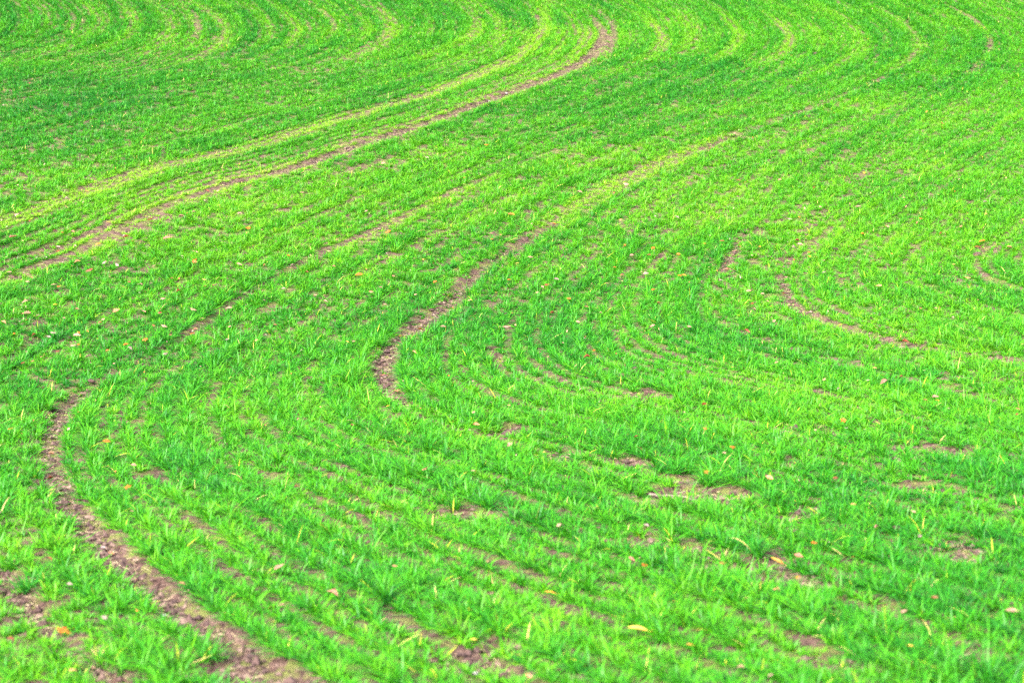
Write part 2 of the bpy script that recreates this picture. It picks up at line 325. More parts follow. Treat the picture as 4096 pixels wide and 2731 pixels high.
def crop_hue(X, Y):
    """how the sward varies over the field: yellower on the thin, stony ground, bluer where it is lush"""
    v = .265+.16*(vnoise(X, Y, 3.1, 31)-.5)+.16*(vnoise(X, Y, .9, 32)-.5)
    for px, py, r, d in [(2250,330,4,.12),(2300,560,2.5,.12),(1500,430,3,.10),(700,480,3,.10),(1000,220,4,.06),(300,420,3,.08),(150,110,6,-.03),(1500,240,4,-.04),(250,260,5,-.03),(700,150,6,-.03),(2200,1300,2.0,-.06),(1300,600,3,.03),(700,900,1.5,.04),(2000,60,9,.0),(1500,1450,1.5,.02)]:
        x, y = ground_at(px, py); v = v+d*np.exp(-((X-x[0])**2+(Y-y[0])**2)/r**2)
    return v
tsize = np.clip(np.exp(rng.normal(-.02, 1, len(T))*np.interp(TR, [16, 34], [.19, .14])), .5, 1.6)
hue0 = crop_hue(TX, TY)+rng.normal(0, 1, len(T))*np.interp(TR, [16, 34], [.065, .035])-.14*(T[:, 5]-1)+T[:, 6]*np.interp(TR, [12, 22, 32], [.35, .8, 1.0])

def blades_for(sel, nb, seg, width, lscale):
    """grow nb blades on every chosen tuft; returns verts, faces, tint"""
    k = np.repeat(np.nonzero(sel)[0], nb); n = len(k)
    drop = rng.random(n) > np.clip((1-.12*tp[k])*np.clip(.35+.65*tsize[k]*T[k, 5], 0, 1.2)/1.1, 0, 1); k = k[~drop]; n = len(k)
    spread = np.where(TR[k] > 28, .016, .011); bx = TX[k]+rng.normal(0, 1, n)*spread; by = TY[k]+rng.normal(0, 1, n)*spread; bz = surf(bx, by)-.006
    ang = rng.uniform(0, 2*math.pi, n)
    # blades flop out across the row more than along it
    nx, ny = -T[k, 3], T[k, 2]; side = np.where(rng.random(n) < .5, 1, -1); bias = rng.uniform(0, .7, n)
    ax = np.cos(ang)+nx*side*bias; ay = np.sin(ang)+ny*side*bias; h = np.hypot(ax, ay)+1e-6; ax /= h; ay /= h
    L = np.clip(rng.normal(.069, .021, n), .025, .14)*lscale*(.80+.4*thin[k])*(1-.34*tp[k])*(1-.6*ts[k])*T[k, 5]*tsize[k]*(.88+.3*vnoise(TX[k], TY[k], .5, 41))
    flop = rng.random(n) < .36                         # outer leaves lie out over the gap between rows
    lean0 = np.where(flop, rng.uniform(.9, 1.42, n), np.clip(rng.normal(.52, .27, n), .02, 1.2))+.2*tp[k]; L = L*np.where(flop, 1.22, 1.0); bend = np.where(flop, rng.uniform(.05, .5, n), np.clip(rng.normal(1.0, .45, n), .1, 2.1))
    W = width*rng.uniform(.65, 1.3, n)
    u = np.linspace(0, 1, seg+1)
    x = np.zeros((n, seg+1)); z = np.zeros((n, seg+1))
    for i in range(1, seg+1):
        a = lean0+bend*(u[i]-.5/seg); dl = L/seg
        x[:, i] = x[:, i-1]+np.sin(a)*dl; z[:, i] = z[:, i-1]+np.cos(a)*dl
    z = np.maximum(z, .004*np.arange(seg+1)[None, :])
    tw = rng.uniform(-.6, .6, n)
    wx = -ay*np.cos(tw)-ax*np.sin(tw)*.5; wy = ax*np.cos(tw)-ay*np.sin(tw)*.5; wz = np.sin(tw)*.7
    prof = np.interp(u, [0, .3, .7, 1], [.55, 1, .8, 0])
    nv = 2*seg+1
    V = np.zeros((n, nv, 3), np.float32)
    for i in range(seg):
        for s, o in ((-1, 0), (1, 1)):
            hw = s*.5*W*prof[i]
            V[:, 2*i+o, 0] = bx+ax*x[:, i]+wx*hw; V[:, 2*i+o, 1] = by+ay*x[:, i]+wy*hw; V[:, 2*i+o, 2] = bz+z[:, i]+wz*hw
    V[:, 2*seg, 0] = bx+ax*x[:, seg]; V[:, 2*seg, 1] = by+ay*x[:, seg]; V[:, 2*seg, 2] = bz+z[:, seg]
    base = (np.arange(n)*nv)[:, None]
    quads = np.concatenate([base+np.array([2*i, 2*i+1, 2*i+3, 2*i+2])[None, :] for i in range(seg-1)], 1).reshape(n, -1) if seg > 1 else np.zeros((n, 0), int)
    tri = base+np.array([2*seg-2, 2*seg-1, 2*seg])[None, :]
    F = np.concatenate([quads, tri], 1)
    ls = np.r_[np.arange(seg-1)*4, (seg-1)*4]; LS = ((np.arange(n)*F.shape[1])[:, None]+ls[None, :]).ravel()
    tint = np.clip(hue0[k]+rng.normal(0, .10, n)+.34*tp[k]+.14*ts[k], 0, .72)
    dry = rng.random(n) < (.008+.02*tp[k]+.05*ts[k])
    tint = np.where(dry, rng.uniform(.80, 1.0, n), tint)
    return V.reshape(-1, 3), F.ravel(), LS, np.repeat(tint, nv)
parts = []
bands = [(0, 13, 62, 4, .0046, .96), (13, 22, 54, 3, .0047, .95), (22, 34, 46, 2, .0058, .98), (34, 70, 38, 2, .0080, 1.08)]
for r0, r1, nb, seg, wd, ls in bands:
    sel = (TR >= r0) & (TR < r1)
    
    parts.append(blades_for(sel, nb, seg, wd, ls))
def merge(parts):
    V, F, LS, A = [], [], [], []; vo = fo = 0
    for v, f, s, a in parts:
        V.append(v); F.append(f+vo); LS.append(s+fo); A.append(a); vo += len(v); fo += len(f)
    return np.concatenate(V), np.concatenate(F), np.concatenate(LS), np.concatenate(A)
V, F, LS, A = merge(parts)
print('tufts', len(T), 'blade verts', len(V), 'faces', len(LS))
grass = mesh_object('grass', V, F, LS, grass_material(), {'tint': A})
grass['kind'] = 'stuff'; grass['label'] = 'bright green young cereal growing in curving drilled rows over the field'; grass['category'] = 'grass'
del V, F, LS, A, parts

# fallen leaves as surveyed: place, colour, size
LEAVES = [(int(a), int(b), c, int(d)) for a, b, c, d in (t.split(',') for t in '''
155,1435,o,47 1465,1447,y,47 1786,1269,g,32 2323,1405,p,29 764,1361,m,28 1264,1357,g,27 914,890,m,27 642,1303,p,25 2081,1122,p,23 2030,881,p,22 1158,821,p,22 1261,1052,p,20 
1834,1275,m,20 2205,1281,a,19 385,546,m,19 295,1118,o,18 210,1514,p,18 1767,1092,a,18 2005,598,m,18 1818,694,p,18 1164,749,p,18 60,718,m,18 25,1469,r,17 1214,1547,a,17 
1451,1284,m,17 1784,1352,a,17 1701,1537,p,17 882,851,m,17 30,543,m,17 444,709,p,17 267,714,a,17 244,1016,o,17 1659,1289,r,16 2245,561,r,16 824,628,o,16 205,619,r,16 177,770,p,16 
1173,492,o,16 115,1085,r,15 254,1257,a,15 975,1078,m,15 1485,1198,w,15 2091,1482,y,15 1839,558,p,15 1674,611,m,15 2080,782,r,15 2148,911,p,15 967,749,r,15 1348,820,r,15 
1094,975,a,15 1171,1021,p,15 377,747,p,15 290,790,o,15 525,705,p,15 1624,1084,o,14 2013,1210,p,14 1716,761,r,14 1618,925,r,14 1936,966,o,14 1681,1022,o,14 447,598,o,14 
307,1068,p,13 115,1280,r,13 239,1420,w,13 170,1471,p,13 310,1312,p,13 907,1297,m,13 1686,571,p,13 2256,554,o,13 2223,639,a,13 2018,656,a,13 891,534,o,13 1256,654,r,13 1483,628,w,13 
1561,631,o,13 919,766,o,13 1018,752,p,13 1306,686,o,13 1181,987,r,13 289,541,r,13 178,600,a,13 57,693,p,13 332,778,o,13 122,762,w,13 168,793,p,13 299,801,w,13 225,980,p,13 
22,986,o,13 344,502,r,13 1331,440,p,13 1438,424,p,13 1814,502,w,13 1088,1450,y,12 1584,1476,g,12 1586,1284,r,12 1831,549,r,12 1668,619,p,12 1573,629,g,12 2318,566,a,12 
1719,668,p,12 1930,738,y,12 1278,639,w,12 1218,588,p,12 1451,585,p,12 1269,718,r,12 1498,749,p,12 167,534,m,12 225,561,g,12 569,525,o,12 269,609,w,12 123,654,p,12 410,670,r,12 
442,763,o,12 380,810,w,12 747,692,p,12 550,604,p,12 8,739,a,12 117,1030,a,12 694,442,p,12 417,496,p,12 1971,474,p,12 1918,1092,r,11 1834,1310,g,11 1699,802,p,11 1500,569,o,11 
374,686,p,11 330,716,p,11 78,765,r,11 522,780,w,11 727,903,r,11 1117,331,o,11 881,375,p,11 163,1138,p,10 160,1341,w,10 417,1333,m,10 647,1389,p,10 682,1116,r,10 2146,1377,r,10 
1659,555,r,10 1656,642,w,10 2161,536,r,10 1814,603,r,10 1778,736,p,10 1583,749,p,10 1663,1036,p,10 1128,534,p,10 852,669,m,10 1038,699,o,10 1078,689,p,10 799,783,g,10 1348,707,r,10 
952,806,a,10 891,933,y,10 1461,1005,r,10 133,576,r,10 239,604,w,10 22,624,p,10 63,646,p,10 469,640,a,10 367,719,r,10 128,699,g,10 112,772,w,10 132,804,r,10 651,663,w,10 
550,489,p,10 249,510,g,10 38,489,p,10 1555,497,w,10 167,1539,a,9 1284,1205,p,9 2113,1230,w,9 2076,1407,p,9 1891,595,p,9 1893,625,w,9 1971,763,p,9 1783,832,p,9 1926,895,w,9 
999,646,o,9 1189,604,y,9 1490,583,r,9 1558,585,o,9 1500,665,o,9 812,783,p,9 1169,930,m,9 177,709,m,9 237,733,p,9 230,741,a,9 352,746,r,9 449,753,m,9 384,802,o,9 527,747,p,9 
609,770,w,9 589,780,a,9 704,624,r,9 53,833,r,9 75,830,a,9 477,436,r,9 981,361,w,9 1273,509,o,9 1354,515,p,9 1871,430,r,9 2076,455,p,9 2263,465,w,9 1086,1083,p,8 1028,1519,w,8 
1870,1248,o,8 2098,1173,p,8 1858,578,o,8 1861,588,g,8 1684,583,p,8 2263,564,p,8 1976,596,p,8 2191,606,a,8 1806,632,p,8 1751,673,p,8 1728,694,r,8 1801,669,r,8 2010,842,a,8 
1683,845,y,8 2070,865,r,8 2153,918,o,8 2125,918,r,8 1116,617,o,8 904,632,m,8 874,659,p,8 884,698,p,8 1246,659,p,8 1234,673,p,8 1411,614,o,8 1428,631,a,8 1513,693,r,8 1249,1030,y,8 
72,636,a,8 135,660,o,8 297,646,r,8 324,653,p,8 394,639,r,8 470,657,r,8 180,763,o,8 182,790,o,8 60,799,p,8 632,744,r,8 767,610,m,8 662,590,o,8 724,679,a,8 172,911,w,8 686,963,p,8 
445,488,p,8 152,455,w,8 200,440,a,8 1068,408,o,8 1228,447,p,8 1425,505,a,8 841,482,p,8 1631,339,r,8 2165,284,r,8 1696,414,r,8 1791,413,p,8 1986,397,g,8 1838,498,o,8 2115,501,o,8 
2265,490,a,8 2040,519,p,8 2208,518,a,8 1003,1174,p,7 1481,1294,o,7 1960,1157,a,7 1618,561,o,7 1746,564,o,7 1981,534,o,7 2048,581,o,7 1824,594,r,7 1763,691,p,7 1771,703,g,7 
1733,708,p,7 2150,708,p,7 1993,874,w,7 1619,980,o,7 2338,936,m,7 2337,949,r,7 1150,538,a,7 1129,548,o,7 1169,643,o,7 1436,562,o,7 1398,583,p,7 1394,649,p,7 1379,719,p,7 
1344,771,r,7 1364,804,o,7 1259,818,p,7 1088,945,p,7 809,976,r,7 142,535,o,7 305,552,r,7 452,576,p,7 147,729,p,7 392,768,r,7 201,761,o,7 32,764,o,7 247,807,o,7 574,752,p,7 
607,691,p,7 719,709,g,7 60,735,r,7 390,1023,w,7 610,977,g,7 22,943,w,7 67,507,o,7 345,399,r,7 429,395,r,7 500,440,p,7 747,398,o,7 1048,315,o,7 1088,339,r,7 1411,446,g,7 
1505,497,w,7 1216,470,w,7 1221,515,p,7 1688,303,p,7 2128,259,o,7 1711,420,o,7 2310,409,p,7 2203,414,p,7 1809,491,r,7 1848,480,p,7 265,1085,o,6 1783,561,r,6 2008,719,w,6 
2160,709,a,6 2290,668,o,6 972,596,g,6 982,621,r,6 992,619,r,6 841,618,o,6 879,716,g,6 1139,673,o,6 1184,748,a,6 1176,719,g,6 1031,866,o,6 1086,875,p,6 1435,840,a,6 669,859,r,6 
68,192,r,6 1004,337,a,6 1198,386,o,6 1186,463,a,6 1134,492,o,6 1729,316,o,6 1774,288,o,6 1758,455,p,6 2193,442,o,6 1746,510,m,6 1783,818,o,5 1500,619,g,5 1043,713,r,5 1024,744,g,5 
966,941,o,5 1046,993,o,5 160,383,o,5 550,378,o,5 2190,227,r,5 '''.split())]

# ------------------------------------------------------------------ fallen leaves: each one a thing
def leaf_material(name, c0, c1, vein):
    m, nt, n, l, p = new_mat(name)
    tc = n.new('ShaderNodeTexCoord'); no = n.new('ShaderNodeTexNoise'); no.inputs['Scale'].default_value = 5.5; no.inputs['Detail'].default_value = 5
    oi = n.new('ShaderNodeObjectInfo'); ad = n.new('ShaderNodeVectorMath'); ad.operation = 'ADD'
    l.new(tc.outputs['Object'], ad.inputs[0]); l.new(oi.outputs['Location'], ad.inputs[1]); l.new(ad.outputs[0], no.inputs['Vector'])
    r = n.new('ShaderNodeValToRGB'); r.color_ramp.elements[0].position = .35; r.color_ramp.elements[1].position = .68
    r.color_ramp.elements[0].color = (*c0, 1); r.color_ramp.elements[1].color = (*c1, 1); l.new(no.outputs['Fac'], r.inputs['Fac'])
    wv = n.new('ShaderNodeTexWave'); wv.inputs['Scale'].default_value = 2.6; wv.inputs['Distortion'].default_value = 1.2; l.new(tc.outputs['Object'], wv.inputs['Vector'])
    vr = n.new('ShaderNodeValToRGB'); vr.color_ramp.elements[0].position = .86; vr.color_ramp.elements[1].position = .97; l.new(wv.outputs['Fac'], vr.inputs['Fac'])
    mx = n.new('ShaderNodeMix'); mx.data_type = 'RGBA'; l.new(vr.outputs['Color'], mx.inputs[0]); l.new(r.outputs['Color'], mx.inputs[6]); mx.inputs[7].default_value = (*vein, 1)
    l.new(mx.outputs[2], p.inputs['Base Color']); p.inputs['Roughness'].default_value = .6; p.inputs['Specular IOR Level'].default_value = .3
    tr = n.new('ShaderNodeBsdfTranslucent'); l.new(mx.outputs[2], tr.inputs['Color'])
    ms = n.new('ShaderNodeMixShader'); ms.inputs['Fac'].default_value = .15
    l.new(p.outputs[0], ms.inputs[1]); l.new(tr.outputs[0], ms.inputs[2]); l.new(ms.outputs[0], n['Material Output'].inputs['Surface'])
    return m
LEAFC = {
 'o': ('orange', (.22, .035, .003), (.32, .075, .006), (.34, .14, .02)),
 'r': ('rust-red', (.075, .014, .006), (.17, .032, .010), (.16, .06, .02)),
 'p': ('pinkish tan', (.17, .088, .062), (.27, .155, .115), (.20, .10, .06)),
 'y': ('yellow', (.30, .17, .012), (.40, .27, .03), (.38, .30, .08)),
 'w': ('whitish', (.11, .075, .065), (.17, .125, .115), (.26, .18, .15)),
 'a': ('apricot', (.24, .09, .035), (.36, .16, .08), (.34, .18, .10)),
 'g': ('golden', (.26, .095, .006), (.36, .17, .012), (.36, .22, .05)),
 'm': ('reddish tan', (.16, .055, .035), (.28, .11, .075), (.18, .07, .04)),
}
LEAFM = {k: leaf_material(v[0].replace(' ', '_').replace('-', '_')+'_leaf', *v[1:]) for k, v in LEAFC.items()}
def blade_leaf(widths, curl, arch, wavy, seed):
    """a leaf of unit length along x: a lamina of ribs across a midrib, curled up at the sides, with its stalk"""
    r = np.random.default_rng(seed); ns = len(widths)-1; V = []; Fc = []
    for i, w in enumerate(widths):
        x = i/ns-.5
        for j in (-2, -1, 0, 1, 2):
            f = j/2; y = f*w*(.9+.2*r.random())
            z = curl*(abs(f)**1.5)*w*1.6+arch*(x*x-.25)*-1+wavy*(r.random()-.5)*abs(f)
            V.append((x+.10*abs(f)*(r.random()-.3)*.6, y, z))
    for i in range(ns):
        for j in range(4):
            a = i*5+j; Fc.append((a, a+5, a+6, a+1))
    b = len(V); x0 = -.5                                   # stalk
    for k in range(4):
        x = x0-.08*k; z = V[2][2]+.015*k*k
        for dy, dz in ((-.010, 0), (.010, 0), (0, .016)): V.append((x, dy*(1-.12*k), z+dz))
    for k in range(3):
        for q in range(3):
            a = b+3*k+q; a2 = b+3*k+(q+1) % 3; Fc.append((a, a2, a2+3, a+3))
    return V, Fc
def star_leaf(seed, curl):
    """a five-lobed maple-like leaf"""
    r = np.random.default_rng(seed); V = [(-.30, 0, 0)]; Fc = []; N = 40
    tips = [(0, .80), (.85, .64), (-.85, .64), (1.75, .42), (-1.75, .42)]
    for ring in (.5, 1.0):
        for i in range(N):
            a = -math.pi+2*math.pi*(i+.5)/N; rad = .16
            for ta, tr in tips:
                d = abs((a-ta+math.pi) % (2*math.pi)-math.pi); rad = max(rad, tr*max(0, 1-d/.52)**.75)
            rad *= ring*(.94+.12*r.random())
            x, y = -.30+rad*math.cos(a), rad*math.sin(a)
            V.append((x, y, curl*(x*x+1.5*y*y)+.05*(r.random()-.5)*ring+.10*math.sin(3*a+seed)*rad))
    for i in range(N):
        Fc.append((0, 1+i, 1+(i+1) % N)); Fc.append((1+i, 1+N+i, 1+N+(i+1) % N, 1+(i+1) % N))
    b = len(V)
    for k in range(4):
        for dy, dz in ((-.011, 0), (.011, 0), (0, .016)): V.append((-.30-.11*k, dy+.02*k*k, dz+.02*k))
    for k in range(3):
        for q in range(3):
            a = b+3*k+q; a2 = b+3*k+(q+1) % 3; Fc.append((a, a2, a2+3, a+3))
    return V, Fc
SHAPES = {
 'oval': [blade_leaf([.02, .17, .27, .31, .29, .21, .11, .01], .18, .10, .03, 1), blade_leaf([.02, .13, .22, .27, .26, .20, .10, .01], -.25, .22, .05, 2)],
 'curled': [blade_leaf([.02, .13, .20, .22, .20, .15, .08, .01], .9, .18, .05, 3), blade_leaf([.03, .16, .23, .25, .21, .16, .09, .01], .75, -.30, .06, 4)],
 'narrow': [blade_leaf([.01, .07, .10, .115, .10, .075, .04, .005], .35, .25, .03, 5)],
 'lobed': [blade_leaf([.02, .14, .08, .24, .12, .31, .16, .28, .13, .18, .02], .25, .15, .05, 6), blade_leaf([.02, .12, .08, .21, .13, .27, .17, .30, .14, .20, .02], .45, -.2, .06, 7)],
 'maple': [star_leaf(8, .22), star_leaf(9, -.25)],
}
LMESH = {}
def leaf_mesh(shape, v, ck):
    key = (shape, v, ck)
    if key not in LMESH:
        me = bpy.data.meshes.new(shape+'_leaf'); V, Fc = SHAPES[shape][v]; me.from_pydata(V, [], Fc)
        me.polygons.foreach_set('use_smooth', [True]*len(me.polygons)); me.materials.append(LEAFM[ck]); LMESH[key] = me
    return LMESH[key]
SHAPE_OF = {'o': ['maple', 'lobed', 'lobed', 'oval'], 'r': ['curled', 'lobed', 'oval', 'curled'], 'p': ['oval', 'curled', 'lobed', 'oval'], 'y': ['narrow'], 'w': ['oval', 'curled'], 'a': ['lobed', 'oval', 'curled'], 'g': ['lobed', 'narrow', 'maple'], 'm': ['curled', 'lobed', 'oval']}
ROWN = ['top', 'upper', 'upper middle', 'lower middle', 'lower', 'bottom']
COLN = ['far left', 'left', 'left of centre', 'right of centre', 'right', 'far right']
ORD = ['leftmost', 'second from left', 'third from left', 'fourth from left', 'fifth from left', 'sixth from left', 'seventh from left', 'eighth from left', 'ninth from left', 'tenth from left', 'eleventh from left', 'twelfth from left', 'thirteenth from left']
NUM = ['none', 'one', 'two', 'three', 'four', 'five', 'six', 'seven', 'eight', 'nine', 'ten', 'eleven', 'twelve', 'thirteen']
LANDMARK = {}
recs = []
for i, (x, y, c, s) in enumerate(LEAVES[:300]):
    rr = random.Random(i*13+5)
    shp = SHAPE_OF[c][rr.randrange(len(SHAPE_OF[c]))]
    if s >= 26 and c in 'og': shp = 'maple' if c == 'o' else 'narrow'
    if c == 'y' or (c == 'g' and s > 28): shp = 'narrow'
    X0, Y0 = ground_at(x, y); onsoil = float(look(SOIL, X0, Y0)[0]) > .5
    recs.append([x, y, c, s, shp, rr, onsoil])
from collections import defaultdict
cells = defaultdict(list)
for k, q in enumerate(recs):
    cells[(min(int(q[1]/PH*6), 5), min(int(q[0]/PW*6), 5), q[2], q[6])].append(k)
for key, ks in cells.items():
    ks.sort(key=lambda k: recs[k][0])
    row, col, c, onsoil = key
    place = '%s %s of the field' % (ROWN[row], COLN[col])
    for n, k in enumerate(ks):
        size = 'large' if recs[k][3] >= 18 else ('small' if recs[k][3] <= 8 else '')
        sh = {'oval': 'oval', 'curled': 'curled', 'narrow': 'narrow', 'lobed': 'lobed', 'maple': 'maple-shaped'}[recs[k][4]]
        lab = '%s %s leaf %s at %s' % (LEAFC[c][0], sh, 'on bare soil' if onsoil else 'on green crop', place)
        if len(ks) > 1:
            lab = '%s leaf %s, %s %s, %s of %s' % (LEAFC[c][0], 'on soil' if onsoil else 'on crop', ROWN[row], COLN[col], ORD[min(n, 12)], NUM[min(len(ks), 13)])
        recs[k].append(lab.replace('  ', ' '))
PRESSED = []
def seat(x, y, dz):
    """the spot seen at (x, y) when the thing there lies dz above the soil"""
    global hgt
    X, Y = ground_at(x, y, dz); return float(X[0]), float(Y[0]), float(surf(X, Y)[0])+dz
for x, y, c, s, shp, rr, onsoil, lab in recs:
    dz = .012 if onsoil else rr.uniform(.046, .068)
    X, Y, Z = seat(x, y, dz)
    L = float(np.clip(1.1*s/FPX*math.hypot(X, Y), .026, .125))
    v = rr.randrange(len(SHAPES[shp]))
    o = bpy.data.objects.new('fallen_leaf', leaf_mesh(shp, v, c)); C.link(o)
    o.location = (X, Y, Z); o.scale = (L, L, L)
    yaw = rr.uniform(-.8, .8)+(math.pi if rr.random() < .5 else 0)
    tilt = rr.uniform(.05, .25) if onsoil else rr.uniform(.1, .75)
    # rests on uneven blades: tipped a little, mostly towards the open side
    o.rotation_mode = 'QUATERNION'
    from mathutils import Quaternion
    o.rotation_quaternion = Quaternion((1, 0, 0), tilt) @ Quaternion((0, 1, 0), rr.uniform(-.2, .2)) @ Quaternion((0, 0, 1), yaw)
    o['label'] = lab; o['category'] = 'leaf'; o['group'] = 'fallen leaves scattered over the field'

# ------------------------------------------------------------------ soil clods, flints, twigs
def lump_mesh(name, seed, flat, rough, mat):
    import bmesh
    bm = bmesh.new(); bmesh.ops.create_icosphere(bm, subdivisions=3, radius=.5); r = random.Random(seed)
    ph = [(r.uniform(-4, 4), r.uniform(-4, 4), r.uniform(-4, 4), r.uniform(0, 6)) for _ in range(9)]
    for v in bm.verts:
        d = sum(math.sin(a*v.co.x*k+b*v.co.y*k+cc*v.co.z*k+e)/k for (a, b, cc, e), k in zip(ph, (1, 1, 1.5, 2, 2.5, 3, 4, 5, 6)))
        v.co *= 1+rough*d; v.co.z *= flat; v.co.x *= 1.25
    me = bpy.data.meshes.new(name); bm.to_mesh(me); bm.free()
    me.polygons.foreach_set('use_smooth', [name != 'soil_clod']*len(me.polygons)); me.materials.append(mat); return me
def simple_mat(name, c0, c1, scale, rough, bump=.5):
    m, nt, n, l, p = new_mat(name)
    tc = n.new('ShaderNodeTexCoord'); no = n.new('ShaderNodeTexNoise'); no.inputs['Scale'].default_value = scale; no.inputs['Detail'].default_value = 6
    l.new(tc.outputs['Object'], no.inputs['Vector']); r = n.new('ShaderNodeValToRGB')
    r.color_ramp.elements[0].position = .35; r.color_ramp.elements[1].position = .7
    r.color_ramp.elements[0].color = (*c0, 1); r.color_ramp.elements[1].color = (*c1, 1); l.new(no.outputs['Fac'], r.inputs['Fac'])
    l.new(r.outputs['Color'], p.inputs['Base Color']); p.inputs['Roughness'].default_value = rough
    b = n.new('ShaderNodeBump'); b.inputs['Strength'].default_value = bump; b.inputs['Distance'].default_value = .05
    l.new(no.outputs['Fac'], b.inputs['Height']); l.new(b.outputs[0], p.inputs['Normal']); return m
MCLOD = simple_mat('damp_soil_clod', (.022, .010, .009), (.085, .042, .034), 6, .95)
MSTONE = simple_mat('pale_flint', (.22, .19, .19), (.34, .31, .32), 4, .5, .2)
MBARK = simple_mat('twig_bark', (.06, .04, .035), (.17, .12, .105), 14, .9)
MSTRAW = simple_mat('straw', (.16, .115, .06), (.30, .23, .13), 8, .6, .1)
CLODM = [lump_mesh('soil_clod', 40+k, .72, .13, MCLOD) for k in range(4)]
STONEM = [lump_mesh('flint_stone', 70+k, .6, .06, MSTONE) for k in range(2)]
CLODS = [(1171,990,30,'large dark soil clod lying alone on the lower middle crop near the centre'),
(535,417,11,'left clod of three dark clods on the pale edge of the long upper track'),(552,418,16,'biggest clod of three dark clods on the pale edge of the long upper track'),(569,415,10,'right clod of three dark clods on the pale edge of the long upper track'),
(887,877,14,'left clod of three in a heap at the bend of the centre track'),(899,872,14,'dark middle clod of three in a heap at the bend of the centre track'),(913,880,14,'right clod of three in a heap at the bend of the centre track'),
(1458,846,10,'dark clod alone in the crop right of the centre track bend'),(339,563,16,'dark clod beside straw left of centre, just below the long upper track'),
(212,874,15,'dark clod in crop above the bend of the lower left track'),(168,913,16,'brown clod at the upper end of the lower left track, beside a whitish leaf'),
(484,787,10,'dark upright clod in crop just below the thin left track'),(344,814,8,'small dark clod at the lower end of the thin left track'),(507,552,9,'small dark clod alone in crop at upper middle left'),
(440,1215,16,'dark clod between the crop rows right of the lower left track'),(284,1298,18,'dark clod on right edge of the lower left track, upper of two'),(268,1306,13,'smaller dark clod on the lower left track, lower of two'),
(97,1415,22,'big dark clod on the short track in the bottom left corner'),(667,1545,18,'dark clod at the bottom end of the lower left track, right side'),(594,1545,20,'dark clod at the bottom end of the lower left track, left side'),
(474,1465,16,'dark clod on the lower left track where grass overhangs its right edge'),(540,1497,12,'small dark clod midway along the bottom stretch of the lower left track'),(447,1410,13,'dark clod on the right edge of the lower left track near the white flint'),
(1154,213,11,'dark clod on the upper edge of the long upper track, beside a pale flint'),(1793,281,8,'small dark clod on the faint track at upper right'),
(1873,123,7,'left clod of two tiny clods in the top right crop'),(1960,117,6,'right clod of two tiny clods in the top right crop'),
(1074,1494,12,'dark clod on the soil patch at bottom centre, upper left part'),(1154,1545,13,'dark clod at the lower right of the soil patch at bottom centre'),
(1475,1238,18,'dark clod under a grass tuft on the lower soil patch right of centre'),(2165,1278,22,'dark clod in a soil patch at lower right'),(1684,1117,14,'dark clod on the soil strip right of the long fallen twig'),
(2060,1212,10,'small dark clod alone in the lower right crop'),(2245,582,16,'flat dark clod in crop near the right edge, under an orange leaf'),(1918,571,10,'dark clod in the upper middle right crop'),(1873,514,9,'small dark clod on crop above the faint forked tracks at right'),
(1309,84,6,'tiny dark clod in the top crop left of the upper track bend')]
for k, (x, y, s, lab) in enumerate(CLODS):
    X, Y, Z = seat(x, y, .006); r = random.Random(k)
    onsoil = float(look(SOIL, np.array([X]), np.array([Y]))[0]) > .4
    if not onsoil: X, Y, Z = seat(x, y, .026)
    d = float(np.clip(s/FPX*math.hypot(X, Y), .03, .14))
    o = bpy.data.objects.new('soil_clod', CLODM[k % 4]); C.link(o); o.location = (X, Y, Z); o.scale = (d, d*r.uniform(.7, 1), d*r.uniform(.7, 1.1)); o.rotation_euler = (r.uniform(-.3, .3), r.uniform(-.3, .3), r.uniform(-.5, .5))
    o['label'] = lab; o['category'] = 'soil clod'; o['group'] = 'dark soil clods on the field'
STONES = [(377,1392,9,'white flint lying on the bare lower left track'),(157,1182,8,'small white flint on the lower left track below its bend'),(1091,1529,13,'pale rounded flint on the soil patch at bottom centre'),
(1163,210,7,'pale flint on the upper edge of the long upper track'),(1123,228,6,'tiny pale flint in the middle of the long upper track'),(237,1244,13,'lilac-white flint at the right edge of the lower left track')]
for k, (x, y, s, lab) in enumerate(STONES):
    X, Y, Z = seat(x, y, .008); d = float(np.clip(s/FPX*math.hypot(X, Y), .02, .08))
    o = bpy.data.objects.new('flint_stone', STONEM[k % 2]); C.link(o); o.location = (X, Y, Z); o.scale = (d, d*.8, d*.8); o.rotation_euler = (0, 0, k*1.3)
    o['label'] = lab; o['category'] = 'stone'; o['group'] = 'pale flints on the soil'
def tube(pts, radii, sides=8):
    V, Fc = [], []
    for i, (p, r) in enumerate(zip(pts, radii)):
        t = np.array(pts[min(i+1, len(pts)-1)])-np.array(pts[max(i-1, 0)]); t = t/np.linalg.norm(t)
        a = np.cross(t, (0.13, .31, .94)); a /= np.linalg.norm(a); b = np.cross(t, a)
        for k in range(sides):
            q = 2*math.pi*k/sides; V.append(tuple(np.array(p)+r*(math.cos(q)*a+math.sin(q)*b)))
    for i in range(len(pts)-1):
        for k in range(sides):
            k2 = (k+1) % sides; Fc.append((i*sides+k, i*sides+k2, (i+1)*sides+k2, (i+1)*sides+k))
    Fc.append(tuple(range(sides))[::-1]); Fc.append(tuple(range((len(pts)-1)*sides, len(pts)*sides))); return V, Fc
